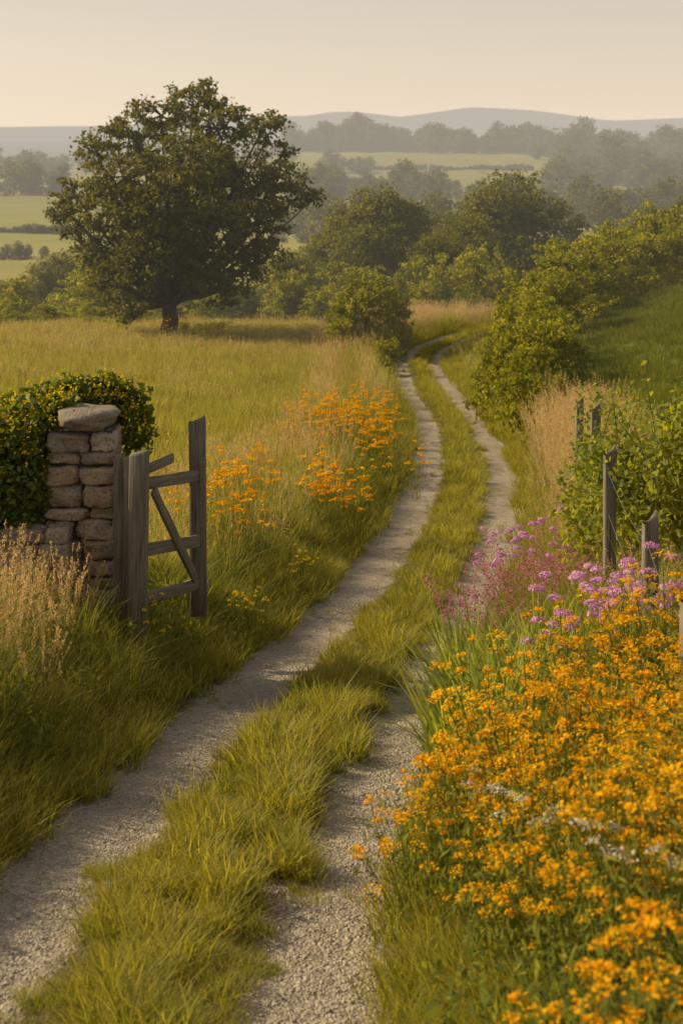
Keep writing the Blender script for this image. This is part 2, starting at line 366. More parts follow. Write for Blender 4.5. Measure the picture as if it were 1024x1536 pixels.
def mk_tuft(seed,n,h,w,sp,lean,curve,seg=3):
    r=np.random.default_rng(seed); b=MB(); V,Fc,T,_=blades(r,n,h,w,sp,lean,curve,seg); b.add(V,Fc,0,T); return b
C_short=src('short_grass_tuft',[mk_tuft(i,30,(.05,.15),.0055,.07,.5,.7,2) for i in range(4)],[M_short])
C_tall=src('verge_grass_tuft',[mk_tuft(10+i,36,(.3,.75),.0095,.14,.25,.75,3) for i in range(4)],[M_tall])
C_meadow=src('meadow_tuft',[mk_tuft(20+i,50,(.15,.42),.016,.28,.3,.5,1) for i in range(4)],[M_meadow])
C_pasture=src('pasture_tuft',[mk_tuft(30+i,50,(.10,.24),.018,.3,.4,.5,1) for i in range(3)],[M_pasture])
def seedgrass(seed,n,h,head,mats_seed=1,hw=.018,stem=.004,sp=.14,nh=24,ext=14,cs=.021):
    r=np.random.default_rng(seed); b=MB()
    V,Fc,T,_=blades(r,ext,(h[0]*.4,h[0]*.9),.008,sp,.3,.6,3); b.add(V,Fc,0,T*.6)
    V,Fc,T,tips=blades(r,n,h,stem,sp,.16,.16,3); b.add(V,Fc,0,T)
    P=V.reshape(n,4,2,3).mean(2)
    d=unit(P[:,-1]-P[:,-2])
    C=[];D=[]
    for i in range(n):
        t=r.uniform(0,1,nh); hl=head*r.uniform(.7,1.2)
        rr=hw*(1-t*.75)[:,None]
        C.append(P[i,-1]-d[i]*(hl*(1-t))[:,None]+r.normal(0,1,(nh,3))*rr*.6); D.append(np.repeat(d[i][None],nh,0))
    V,Fc=cards(r,np.concatenate(C),cs,.35,direc=np.concatenate(D)*1.0); b.add(V,Fc,mats_seed)
    return b
C_straw=src('straw_grass_clump',[seedgrass(40+i,10,(.65,1.05),.2) for i in range(4)],[M_straw,M_seed])
C_plume=src('plume_grass_clump',[seedgrass(45+i,7,(.6,.95),.24,1,.026,.004,.12,44,10,.024) for i in range(3)],[M_straw,M_seed])
C_sorrel=src('sorrel_clump',[seedgrass(50+i,4,(.6,.9),.26,1,.016,.005,.1,50,14) for i in range(3)],[M_tall,M_seedred])
C_fmeadow=src('meadow_seed_clump',[seedgrass(60+i,14,(.35,.6),.14,1,.02,.006,.3,5,6,.035) for i in range(3)],[M_meadow,M_seed])
def umbels(seed,n,hr,mat=1,sp=.28,rad=(.035,.055),nf=30,fs=.022,leaves=240,lh=.62):
    r=np.random.default_rng(seed); b=MB(); C=[]
    a=r.uniform(0,6.283,n); q=sp*np.sqrt(r.uniform(0,1,n)); h=r.uniform(*hr,n)*(1-.25*(q/sp)**2)
    for i in range(n):
        top=np.array([q[i]*math.cos(a[i]),q[i]*math.sin(a[i]),h[i]]); base=top*np.array([.3,.3,0])
        mid=(base+top)/2+np.array([*r.normal(0,.02,2),.03])
        V,Fc=tube([base,mid,top],[.003,.0025,.002],3); b.add(V,Fc,0,np.full(len(V),.5))
        R0=r.uniform(*rad); aa=r.uniform(0,6.283,nf); rr=R0*np.sqrt(r.uniform(0,1,nf))
        c=top+np.stack([rr*np.cos(aa),rr*np.sin(aa),.3*R0*(1-(rr/R0)**2)+r.normal(0,.005,nf)],-1); C.append(c)
    C=np.concatenate(C); V,Fc=cards(r,C,fs,.9,nrm=(0,0,1),jit=.5); b.add(V,Fc,mat)
    n=leaves; a=r.uniform(0,6.283,n); q=sp*1.05*np.sqrt(r.uniform(0,1,n)); z=hr[1]*lh*1.35*r.uniform(.03,1,n)**.8*(1-.3*(q/sp)**2)
    V,Fc=cards(r,np.stack([q*np.cos(a),q*np.sin(a),z],-1),.05,.22,direc=np.array([0,0,.7])); b.add(V,Fc,0,np.repeat(z/hr[1],4)*.7)
    return b
C_orange=src('orange_yarrow',[umbels(70+i,19,(.42,.80),rad=(.022,.056),nf=28,fs=.015,leaves=380,lh=.66) for i in range(6)],[M_herb,M_orange])
C_yellow=src('yellow_ragwort',[umbels(80+i,9,(.55,.8),1,.16,(.02,.035),14,.018,90) for i in range(3)],[M_herb,M_yellow])
C_oleft=src('orange_verge_flower',[umbels(85+i,13,(.7,1.15),1,.24,(.035,.065),20,.032,80) for i in range(3)],[M_tall,M_orange])
C_white=src('white_umbel',[umbels(90+i,3,(.5,.7),1,.1,(.03,.045),34,.014,30) for i in range(2)],[M_herb,M_white])
def pinks(seed):
    r=np.random.default_rng(seed); b=MB()
    V,Fc,T,tips=blades(r,4,(.5,.8),.005,.12,.25,.2,4); b.add(V,Fc,0,T*.5); C=[];Nn=[]
    for t in tips:
        d=unit(r.normal(size=(60,3))); d[:,2]=np.abs(d[:,2]); C.append(t+d*np.array([.045,.045,.024])); Nn.append(d)
    V,Fc=cards(r,np.concatenate(C),.022,.7,nrm=np.concatenate(Nn),jit=.4); b.add(V,Fc,1)
    V,Fc,T,_=blades(r,24,(.15,.4),.01,.1,.3,.6,3); b.add(V,Fc,0,T*.5); return b
C_pink=src('pink_scabious',[pinks(100+i) for i in range(3)],[M_herb,M_pink])
def mags(seed):
    r=np.random.default_rng(seed); b=MB(); n=9
    V,Fc,T,tips=blades(r,n,(.5,.85),.005,.16,.3,.2,4); b.add(V,Fc,0,T*.5); P=V.reshape(n,5,2,3).mean(2); C=[]
    for i in range(n):
        t=r.uniform(0,1,20)[:,None]; C.append(P[i,-1]*(1-t)+P[i,-2]*t+r.normal(0,.024,(20,3)))
    V,Fc=cards(r,np.concatenate(C),.023,.7); b.add(V,Fc,1)
    V,Fc,T,_=blades(r,30,(.2,.55),.01,.12,.3,.6,3); b.add(V,Fc,0,T*.5); return b
C_mag=src('magenta_loosestrife',[mags(110+i) for i in range(3)],[M_herb,M_mag])
C_iris=src('iris_leaf_clump',[mk_tuft(120+i,40,(.45,.8),.032,.13,.3,.7,5) for i in range(3)],[M_iris])
def weed(seed):
    r=np.random.default_rng(seed); b=MB()
    n=70; a=r.uniform(0,6.283,n); q=.14*np.sqrt(r.uniform(0,1,n)); z=r.uniform(.02,.3,n)
    V,Fc=cards(r,np.stack([q*np.cos(a),q*np.sin(a),z],-1),.06,.4,nrm=(0,0,.6)); b.add(V,Fc,0,np.full(len(V),.2)); return b
C_weed=src('broadleaf_weed',[weed(130+i) for i in range(3)],[M_herb])
def peb(seed):
    r=np.random.default_rng(seed); b=MB()
    import bmesh
    bm=bmesh.new(); bmesh.ops.create_icosphere(bm,subdivisions=1,radius=1)
    V=np.array([v.co[:] for v in bm.verts]); Fc=np.array([[v.index for v in f.verts] for f in bm.faces]); bm.free()
    V=V*(1+r.normal(0,.13,(len(V),1)))*np.array([1,.75,.5]); b.add(V,Fc); return b
C_peb=src('pebble',[peb(140+i) for i in range(4)],[M_pebble])

def below(r,n,p): return r.uniform(0,1,n)<p
def m_strip(x,y,u,r):
    w=np.interp(y,[5,7,9,14],[.47,.42,.36,.36])+.09*sn(x,y,.8,31)+.06*sn(x,y,.3,32)
    return (np.abs(u-.05)<w)
X,Y=pts([(2.5,6,520),(6,10,450),(10,16,300),(16,30,130),(30,50,50),(50,85,24)],m_strip,1,margin=0.3)
cl_=sn(X,Y,.55,33)
sc_=np.interp(Y,[0,15,40,80],[1.0,1.1,1.6,2.2])*R.uniform(.6,1.3,len(X))*(.9+.65*np.clip(cl_,-1,1.6))*(1-.45*np.clip(np.abs(U(X,Y)-.07)/.4,0,1)**2)
scatter('grass_strip',C_short,X,Y,np.clip(sc_,.35,2.9),.15)
def m_edge(x,y,u,r):
    a=np.abs(u); return (a>1.04+.08*sn(x,y,.7,34))&(a<1.7)
X,Y=pts([(2.5,10,260),(10,18,130),(18,40,50),(40,85,26)],m_edge,2,margin=0.3)
scatter('track_edge_grass',C_short,X,Y,np.interp(Y,[0,15,40,80],[1.2,1.5,2.2,2.8])*R.uniform(.6,1.4,len(X)))
X,Y=pts([(3,30,40)],lambda x,y,u,r:(np.abs(np.abs(u-.04)-.73)<.36)&(sn(x,y,.9,35)>.8),3,margin=0)
scatter('rut_grass',C_short,X,Y,R.uniform(.2,.55,len(X)))
def m_tl(x,y,u,r):
    return (u<-1.3-.14*sn(x,y,.9,36))&(u>-np.interp(y,[0,13,16,60],[4.5,5.0,3.4,2.8]))&~((x<-1.85)&(x>-4.5)&(abs(y-12.6)<.32))&~((x<-1.95)&(y>11.4)&(y<12.7)&below(r,len(x),.75))
X,Y=pts([(5,9,60),(9,15,48),(15,25,26),(25,45,13),(45,80,7)],m_tl,4,margin=1.6)
u_=U(X,Y); sc_=R.uniform(.6,1.15,len(X))*np.interp(-u_,[1.1,2.1],[.38,.95])*(1+.22*sn(X,Y,1.5,37))*np.interp(Y,[25,45,60],[1,1.3,1.5])
scatter('verge_grass_left',C_tall,X,Y,sc_)
def m_tr(x,y,u,r): return (u>1.2+.08*sn(x,y,.9,38))&(u<np.interp(y,[0,20,35,80],[5,4.5,3.4,3.2]))&~((y<9.5)&(u>1.4)&below(r,len(x),.6))
X,Y=pts([(2.5,9,50),(9,16,42),(16,25,26),(25,45,14),(45,80,6)],m_tr,5,margin=1.4)
u_=U(X,Y); scatter('verge_grass_right',C_tall,X,Y,R.uniform(.5,1.0,len(X))*np.interp(u_,[1.1,2.0],[.45,1.0])*np.interp(Y,[9,11,18,22],[1,1.25,1.2,1]))
def m_sl(x,y,u,r):
    p=np.where(y<11.6,.5*(u<-1.7),np.interp(-u,[1.4,1.9,3.2,3.8],[0,.5,.9,.15]))
    return (u<-1.35)&(u>-4.2)&below(r,len(x),p*(.6+.5*sn(x,y,2.2,39)))&~((x<-1.85)&(x>-4.5)&(abs(y-12.6)<.35))&~((y<13.4)&(y>11.2)&(u>-2.3))
X,Y=pts([(7.5,12,26),(12,25,18),(25,45,11),(45,85,7)],m_sl,6)
scatter('seed_grass_left',C_straw,X,Y,R.uniform(.6,1.0,len(X))*np.interp(Y,[0,15,20,50,80],[.75,.85,1,1.3,1.2]))
X,Y=pts([(9.2,12.0,16)],lambda x,y,u,r:(x<-1.75-.12*(y-9.2))&(x>-3.6),61)
scatter('plume_grass',C_plume,X,Y,R.uniform(.55,1.0,len(X)))
X,Y=pts([(13,60,3)],lambda x,y,u,r:(u<-1.7)&(u>-3.2),7); scatter('sorrel_left',C_sorrel,X,Y,R.uniform(.7,1.05,len(X)))
X,Y=pts([(16,19,11),(19,31,22),(31,60,3)],lambda x,y,u,r:(u>1.45)&(u<2.7+.2*sn(x,y,2,77))&(y>14),8)
scatter('seed_grass_right',C_straw,X,Y,R.uniform(.75,1.25,len(X))*np.interp(Y,[15,20,26,32,60],[.85,1.05,1.25,1.0,.8]))
X,Y=pts([(9,17,4)],lambda x,y,u,r:(u>1.9)&(u<4),9); scatter('straw_sprinkle',C_straw,X,Y,R.uniform(.7,1.0,len(X)))
X,Y=pts([(60,92,7)],lambda x,y,u,r:(u<-1.2)&(u>-4.5),81); scatter('seed_grass_bank',C_straw,X,Y,R.uniform(1.0,1.6,len(X)))
def m_mf(x,y,u,r): return (u<-np.interp(y,[14,60],[2.9,2.6]))&(y>13.6)
X,Y=pts([(13.6,25,26),(25,40,15),(40,58,10),(58,76,7)],m_mf,10)
scatter('meadow_grass',C_meadow,X,Y,R.uniform(.7,1.3,len(X))*np.interp(Y,[14,70],[.9,1.3])*(1+.18*sn(X,Y,4,42)))
X,Y=pts([(16,40,2.5),(40,60,3.5),(60,76,6)],lambda x,y,u,r:m_mf(x,y,u,r)&below(r,len(x),.25+.5*sn(x,y,7,40)+.5*(y>56)),11)
scatter('meadow_seed_heads',C_fmeadow,X,Y,R.uniform(.8,1.2,len(X)))
X,Y=pts([(46,76,1.6)],m_mf,62); scatter('sorrel_meadow',C_sorrel,X,Y,R.uniform(.5,.8,len(X)))
X,Y=pts([(22,40,14),(40,60,9),(60,90,5)],lambda x,y,u,r:(u>2.6),12,margin=3)
scatter('pasture_grass',C_pasture,X,Y,R.uniform(.7,1.4,len(X))*np.interp(Y,[20,80],[1,1.4])*(1+.25*sn(X,Y,6,41)))
def m_of(x,y,u,r):
    lo=np.interp(y,[2.5,4.5,5.5,6.3,7,7.8,8.5,9.1],[1.75,1.7,1.5,1.28,1.12,1.1,1.45,1.95])
    return (u>lo+.08*sn(x,y,.8,78))&(u<5)
X,Y=pts([(2.9,9.1,20)],m_of,13,margin=1.2)
scatter('orange_flowers',C_orange,X,Y,R.uniform(.8,1.15,len(X))*(1+.15*sn(X,Y,1.0,79)),.15)
X,Y=pts([(9.0,10.8,6)],lambda x,y,u,r:(u>1.7)&(u<2.3),14,margin=1)
scatter('yellow_flowers',C_yellow,X,Y,R.uniform(.85,1.15,len(X)),.1)
X=np.array([.78,.90,1.02,.60,.76,.70,.66,.86]);Y=np.array([6.0,5.0,4.7,6.6,5.6,6.3,6.9,5.3]); scatter('white_flowers',C_white,X,Y,np.full(8,1.05))
X,Y=pts([(2.5,10,10)],lambda x,y,u,r:(u>1.3)&(u<3.5),15,margin=1); scatter('weeds_right',C_weed,X,Y,R.uniform(.6,1.1,len(X)))
X,Y=pts([(6,14,9)],lambda x,y,u,r:(u<-1.25)&(u>-3.5),16,margin=1); scatter('weeds_left',C_weed,X,Y,R.uniform(.7,1.4,len(X)))
X,Y=pts([(8.7,11.6,17)],lambda x,y,u,r:(u>1.05)&(u<1.75),17,margin=0); scatter('iris_leaves',C_iris,X,Y,R.uniform(.8,1.2,len(X)))
def cl(lst,seed):
    r=np.random.default_rng(seed);X=[];Y=[]
    for px,d,sx,sy,n in lst:
        X+=list(WX(px,d)+r.normal(0,sx,n)); Y+=list(d+r.normal(0,sy,n))
    return np.array(X),np.array(Y)
X,Y=cl([(725,12.6,.12,.3,8),(765,14.5,.2,.5,8),(840,15,.3,.7,20),(885,13,.25,.5,10)],18)
scatter('magenta_flowers',C_mag,X,Y,R.uniform(.8,1.1,len(X)))
X,Y=cl([(830,9.5,.2,.2,3),(890,9.5,.2,.25,5),(960,9.4,.15,.25,4),(855,15.5,.45,.6,14),(925,10.5,.1,.3,3),(985,9.8,.15,.3,3)],19)
scatter('pink_flowers',C_pink,X,Y,R.uniform(.95,1.15,len(X)))
X,Y=cl([(505,20,.2,.4,9),(565,27,.28,.9,15),(475,28,.3,.9,7),(520,30,.35,1.0,8),(580,33,.25,1.2,7),(335,16,.16,.3,6),(380,18,.2,.4,3),(290,66,1.6,.8,6)],20)
scatter('orange_flowers_left',C_oleft,X,Y,R.uniform(.9,1.1,len(X)))
X,Y=cl([(372,13.4,.06,.2,3),(240,11.7,.1,.1,1),(440,17,.2,.5,3)],21); scatter('yellow_flowers_left',C_yellow,X,Y,R.uniform(.7,.85,len(X)))
X,Y=pts([(3.5,9,900),(9,16,300)],lambda x,y,u,r:(np.abs(np.abs(u-.04)-.73)<.38),22,margin=0)
scatter('loose_gravel',C_peb,X,Y,.004+.011*R.uniform(0,1,len(X))**2.5,.3)

# ------------------------------------------------------------------ trees
def build_tree(seed,blobs,th,tr,leaf,nsub,nleaf,subr=.42,lean=(0,0),inner=.35):
    r=np.random.default_rng(seed); b=MB(); blobs=np.array(blobs,float)
    tz=np.linspace(0,1,7); top=np.array([lean[0],lean[1],th])
    P=np.array([[0,0,-.3]])+(top-np.array([0,0,-.3]))*tz[:,None]; P[1:-1,:2]+=r.normal(0,.04*tr*3,(5,2))
    rad=tr*(1-.35*tz); rad[0]*=1.5; rad[1]*=1.12
    V,Fc=tube(P,rad,10); b.add(V,Fc,0)
    C=[];
    for (x,y,z,R0) in blobs:
        c=np.array([x,y,z]); s=top*np.array([1,1,r.uniform(.72,1.0)])
        t=np.linspace(0,1,6)[:,None]; mid=(s+c)/2+np.array([0,0,-.12*np.linalg.norm(c-s)])
        Q=(1-t)**2*s+2*t*(1-t)*mid+t*t*c+r.normal(0,.06*R0,(6,3))*np.array([0,1,1,1,1,0])[:,None]
        r0=tr*.45*min(1,R0/1.6+.25); V,Fc=tube(Q,r0*(1-.8*t[:,0]),6); b.add(V,Fc,0)
        m=int(nsub*R0**2)
        d=unit(r.normal(size=(m,3))); q=R0*r.uniform(inner,1.12,m)**.6
        cc=c+d*q[:,None]*np.array([1,1,.85])
        for k in range(0,m,3):
            e=cc[k]; t3=np.array([[0],[.5],[1]]); Q=c+(e-c)*t3; Q[1]+=r.normal(0,.1*R0,3)
            V,Fc=tube(Q,[r0*.25,r0*.15,r0*.05],3); b.add(V,Fc,0)
        rs=subr*(.55+.8*r.uniform(0,1,m))
        p=r.normal(0,.55,(m,nleaf,3))*rs[:,None,None]*np.array([1,1,.6])+cc[:,None,:]
        C.append(p.reshape(-1,3))
    C=np.concatenate(C); C=C[C[:,2]>.15]
    V,Fc=cards(r,C,leaf,.6,nrm=(0,0,.5),jit=1.0); b.add(V,Fc,1)
    return b
k=1/32.35; r=np.random.default_rng(5); bl=[]
for cx,cy,rr,dep in [(292,158,42,0),(240,168,38,1),(340,188,44,-1),(392,186,34,1),(182,185,28,1),(150,222,34,-1),(215,225,50,2),(290,235,58,-3),(290,240,50,3),
   (360,255,55,0),(418,262,38,1),(452,285,26,0),(118,290,36,0),(170,300,50,-2),(240,310,58,-3.5),(240,320,55,3),(325,320,58,-3),(322,330,50,3.5),
   (392,325,44,-1),(112,335,30,1),(158,365,40,0),(170,415,36,-1),(225,385,46,-3),(205,450,28,-1.5),(300,385,46,-2.5),(365,375,46,0),(405,300,36,2),
   (412,178,20,0),(335,425,30,-2),(185,260,38,-3),(255,385,46,3),(300,130,20,0),(428,220,18,-1),(100,305,20,-1),(130,380,30,1),(395,385,32,1),(190,430,30,2),(310,415,34,2),
   (270,280,55,0),(210,340,50,0),(330,270,50,1),(260,345,40,-4),(325,148,16,0),(260,135,14,1),(205,160,16,0),(160,185,14,0),(475,290,12,0),(85,320,14,0),(225,430,30,1),(180,460,22,0),(370,420,22,0)]:
    bl.append(((cx-253)*k,dep+r.normal(0,.4),(505-cy)*k,rr*k*.95))
t_d=68.0
b=build_tree(200,bl,2.1,.46,.22,27,28,.36,(.1,0))
tx=WX(253,t_d); b.obj('oak_tree',[M_bark,M_leaf],False,None,(tx,t_d,float(H(tx,t_d))-.05))
def gen_blobs(seed,h,w,n,base=.22):
    r=np.random.default_rng(seed); o=[]
    for i in range(n):
        z=r.uniform(base,.9); prof=math.sin(min(1,(z-base+.18)/(1-base+.1))*math.pi)**.6
        a=i*2.4+r.uniform(0,.8); q=w/2*prof*r.uniform(.2,.72)
        o.append((q*math.cos(a),q*math.sin(a),z*h,w*.5*r.uniform(.26,.42)))
    return o
V1=build_tree(210,gen_blobs(1,10,9.4,32,.15),2.2,.3,.24,17,22,.5).mesh('broadleaf_tree_a',[M_bark,M_leaf2])
V2=build_tree(211,gen_blobs(22,10,9.6,36,.08),2.0,.3,.24,17,22,.5).mesh('broadleaf_tree_b',[M_bark,M_leaf2])
V3=build_tree(212,gen_blobs(3,10,10.5,32,.06),1.5,.3,.24,14,22,.5).mesh('broadleaf_tree_c',[M_bark,M_leaf2])
def put_tree(name,me,px,d,ytop,wscale=1.0,rot=0,base=None):
    X=WX(px,d); z0=float(H(X,d)); hgt=WZ(ytop,d)-z0; s=hgt/10.0
    o=bpy.data.objects.new(name,me); sc.collection.objects.link(o); o.location=(X,d,z0-.1); o.scale=(s*wscale,s*wscale,s); o.rotation_euler=(0,0,rot)
put_tree('ash_tree',V1,575,112,276,1.08,.5); put_tree('ash_tree',V2,768,118,250,1.0,1.2)
put_tree('ash_tree',V3,655,98,350,1.0,2); put_tree('ash_tree',V3,430,104,378,1.0,3.3)
put_tree('ash_tree',V1,505,120,330,1.1,4.1); put_tree('ash_tree',V2,85,125,372,1.1,5)
put_tree('ash_tree',V3,700,108,330,1.0,5.5); put_tree('ash_tree',V1,625,125,325,1.0,.9)
put_tree('ash_tree',V2,360,112,420,1.2,.3); put_tree('ash_tree',V3,20,118,420,1.3,1.3); put_tree('ash_tree',V3,170,122,420,1.3,1.3)
put_tree('ash_tree',V1,980,100,312,1.0,1.8); put_tree('ash_tree',V3,1040,92,295,1.0,2.8)
def shrub(seed,n=14):
    r=np.random.default_rng(seed); o=[]
    for i in range(n):
        a=r.uniform(0,6.283); q=.62*math.sqrt(r.uniform(0,1)); z=r.uniform(.12,1.45)
        o.append((q*math.cos(a)*(1.15-z*.3),q*math.sin(a)*(1.15-z*.3),z,r.uniform(.25,.42)))
    return build_tree(seed,o,.3,.04,.085,115,24,.11)
C_shrub=src('shrub',[shrub(300+i) for i in range(4)],[M_bark,M_hedge])
def hedge(name,lst,seed):
    X=[];Y=[];S=[];Z=[]
    for px,d,yt,w in lst:
        x=WX(px,d); z=float(H(x,d)); h=max(.5,WZ(yt,d)-z); X.append(x);Y.append(d);S.append(w/2.0);Z.append(h/1.75/(w/2.0))
    X=np.array(X);Y=np.array(Y);return scatter(name,C_shrub,X,Y,np.array(S),.05,H(X,Y)-.1,np.array(Z),seed,False)
hedge('hedgerow',[(812,31,575,1.3),(785,33,540,1.5),(805,36,495,2.0),(762,35,515,1.6),(748,38,495,1.8),(785,39,468,2.3),(825,40,462,2.4),(750,41,468,2.1),(800,43,438,2.7),(838,44,448,2.6),(765,45,428,2.5),(828,47,418,2.9),(768,50,412,2.7),(812,52,395,3.2),(800,56,392,3.4),(848,55,392,3.4),
   (838,61,362,3.6),(875,59,392,3.4),(880,64,360,3.8),(858,66,338,3.8),(905,66,352,4),(890,70,338,4),(935,70,342,4),(930,76,322,4.5),(960,78,312,5),(1000,80,294,5),(1040,82,290,5.5),(980,84,308,5),(920,82,318,4.5),(1080,82,290,6),(1000,74,325,4),(965,73,340,4)],1)
hedge('hawthorn_bush',[(545,60,402,3.3),(515,61,425,2.6),(588,61,422,2.4),(500,58,465,1.8)],2)
hedge('roadside_thicket',[(640,90,398,4),(675,92,370,5),(715,94,358,5),(615,92,415,4),(745,92,385,4),(700,89,420,3.5),(655,96,365,5)],9)
r=np.random.default_rng(3)
hedge('field_hedge',[(x,71+r.uniform(-1,1),482+r.uniform(-6,6),2.0) for x in range(265,490,18)],3)
hedge('field_shrubs',[(x,76+r.uniform(-2,2),462+r.uniform(-18,10),2.6) for x in range(-60,215,20)],4)
hedge('verge_bushes',[(580,53,500,1.9),(605,66,475,2.2)],5)
r=np.random.default_rng(8); L=[]
for i in range(60):
    d=r.uniform(92,150); px=r.uniform(-80,1100); X=WX(px,d); z=float(H(X,d)); L.append((px,d,H0+(CZ-(z+r.uniform(2.5,5)))/d*F_PX,r.uniform(4,7)))
hedge('valley_thicket',L,6)

def dtree(seed,conif=False):
    if conif: bl=[(0,0,z,(1-z/11)*2.0) for z in np.linspace(2,10,7)]
    else: bl=gen_blobs(seed,10,9.5,12,.1)
    return build_tree(seed,bl,2,.25,.62,5,12,.8)
C_dist=src('far_tree',[dtree(400+i) for i in range(4)],[M_bark,M_leaf])
C_con=src('far_conifer',[dtree(410,True)],[M_bark,M_leaf])
r=np.random.default_rng(12); X=[];Y=[];S=[]
def band(x0,x1,d,dd,h,n,lo=.65,hi=1.2):
    ph=r.uniform(0,6)
    for i in range(n):
        dd_=d+r.uniform(-dd,dd); px=r.uniform(x0,x1); mod=1+.18*math.sin(px*.045+ph)+.12*math.sin(px*.11+ph*2)
        X.append(WX(px,dd_)); Y.append(dd_); S.append(h/10*r.uniform(lo,hi)*mod)
band(-150,105,600,15,13,26); band(-200,130,1000,40,15,50); band(-200,120,332,2,2.0,230,.8,1.1); band(-200,75,255,4,2.5,30)
band(430,640,1290,40,23,110); band(640,830,1230,60,20,80); band(800,1150,1100,120,21,110); band(840,1150,800,80,17,90)
band(560,800,900,4,3.2,260,.8,1.1); band(430,690,560,60,10,80); band(480,560,880,25,10,16)
band(700,1150,380,40,9,70); band(850,1150,260,20,9,30); band(130,440,1050,60,12,44)
band(600,760,250,15,8,14); band(-250,0,200,15,6,12); band(420,620,300,30,8,26); band(820,1150,650,30,12,40)
X=np.array(X);Y=np.array(Y);S=np.array(S); scatter('distant_woodland',C_dist,X,Y,S,.05,H(X,Y)-.3,None,0,False)
X=np.array([WX(862,1000),WX(830,1050),WX(868,1010),WX(855,1010)]);Y=np.array([1000,1050,1010,1010.]);scatter('distant_conifers',C_con,X,Y,np.array([3.4,2.9,2.6,2.3]),.02,H(X,Y))

# ------------------------------------------------------------------ stone wall
def stone(b,c,hd,seed,ex=8.0):
    n=8; g=np.linspace(-1,1,n); A,B=np.meshgrid(g,g); Vs=[];Fs=[];k=0
    for ax in range(3):
        for sg in (-1,1):
            P=np.zeros((n,n,3)); P[...,ax]=sg; P[...,(ax+1)%3]=A; P[...,(ax+2)%3]=B
            Vs.append(P.reshape(-1,3)); i=np.arange(n*n).reshape(n,n)+k; k+=n*n
            q=np.stack([i[:-1,:-1],i[:-1,1:],i[1:,1:],i[1:,:-1]],-1).reshape(-1,4)
            Fs.append(q if sg>0 else q[:,::-1])
    V=np.concatenate(Vs); Fc=np.concatenate(Fs)
    V=V/((np.abs(V)**ex).sum(-1,keepdims=True)**(1/ex))
    off=Vector((seed*3.7,seed*1.3,seed*2.1))
    dn=np.array([[mn.noise(Vector(v)*1.0+off),mn.noise(Vector(v)*1.0+off+Vector((9,0,0))),mn.noise(Vector(v)*1.0+off+Vector((0,9,0)))] for v in V])
    d2=np.array([mn.noise(Vector(v)*2.6+off) for v in V])[:,None]
    V=V*(1+.13*d2)+dn*np.array([.2,.3,.3])
    key={}; mp=np.zeros(len(V),int); U_=[]
    for i,v in enumerate(np.round(V,4)):
        t=tuple(v)
        if t not in key: key[t]=len(U_); U_.append(V[i])
        mp[i]=key[t]
    b.add(np.array(U_)*hd+c,mp[Fc])
def course_wall(b,x0,x1,yc,dep,z0,z1,seed,hr=(.10,.19),wr=(.2,.42)):
    r=np.random.default_rng(seed); z=z0; s=seed*50
    while z<z1-.03:
        h=min(r.uniform(*hr),z1-z+.02); x=x0+r.uniform(-.02,.02)
        while x<x1-.02:
            w=min(r.uniform(*wr),x1-x)
            if x1-(x+w)<.12: w=x1-x
            split=h>.15 and r.uniform()<.35
            for sy in (-1,1):
                yo=yc+sy*dep*.27+r.normal(0,.02)
                if split:
                    for q in (.25,.75): stone(b,np.array([x+w/2,yo+r.normal(0,.01),z+h*q]),np.array([w/2,dep*.26,h*.25]),s,6); s+=1
                else: stone(b,np.array([x+w/2,yo,z+h/2]),np.array([w/2*.98,dep*.26,h/2*.98]),s,6); s+=1
            x+=w
        z+=h
b=MB(); course_wall(b,-2.49,-1.90,12.55,.5,5.9,7.68,13)
stone(b,np.array([-2.16,12.48,7.76]),np.array([.26,.28,.09]),999,3.2)
b2=np.array([[-2.46,12.35,5.9],[-1.93,12.35,5.9],[-1.93,12.75,5.9],[-2.46,12.75,5.9],[-2.46,12.35,7.66],[-1.93,12.35,7.66],[-1.93,12.75,7.66],[-2.46,12.75,7.66]])
bf=np.array([[0,1,5,4],[1,2,6,5],[2,3,7,6],[3,0,4,7],[4,5,6,7]])
b.add(b2,bf,1); b.obj('stone_gate_pier',[M_stone,M_mortar],True)
b=MB(); course_wall(b,-5.2,-2.5,12.6,.42,5.9,7.15,4,(.09,.16),(.22,.42)); course_wall(b,-3.3,-2.25,12.2,.2,5.8,6.88,6,(.12,.2),(.3,.5))
b3=b2.copy(); b3[:,0]=np.where(b3[:,0]<-2.2,-5.15,-2.52); b3[:,2]=np.where(b3[:,2]>7,7.1,5.9); b3[:,1]=np.where(b3[:,1]<12.5,12.45,12.75); b.add(b3,bf,1)
b.obj('dry_stone_wall',[M_stone,M_mortar],True)
r=np.random.default_rng(33); C=[]
for cx,cy,cz,rx,ry,rz,n in [(-3.15,12.45,7.36,.70,.38,.40,2800),(-2.75,12.6,7.62,.40,.3,.30,1900),(-2.2,12.95,7.84,.48,.16,.21,1700),(-3.6,12.5,7.3,.7,.4,.42,2200),(-2.78,12.28,7.1,.30,.14,.28,1000),(-1.82,12.85,7.60,.17,.14,.28,600),(-2.95,12.18,7.1,.42,.12,.28,1300),(-4.4,12.6,7.2,.6,.4,.4,1500),(-2.58,12.27,7.3,.10,.08,.45,400),(-2.4,12.6,7.86,.16,.2,.08,300)]:
    d=unit(r.normal(size=(n,3))); q=r.uniform(.55,1.1,n)[:,None]; nz=1+.26*np.sin(d*7+cx*9).sum(-1,keepdims=True)*.5
    C.append(np.array([cx,cy,cz])+d*q*nz*np.array([rx,ry,rz]))
C=np.concatenate(C); b=MB(); V,Fc=cards(r,C,.066,.8,nrm=(-.3,-.5,.5),jit=.7); b.add(V,Fc,0)
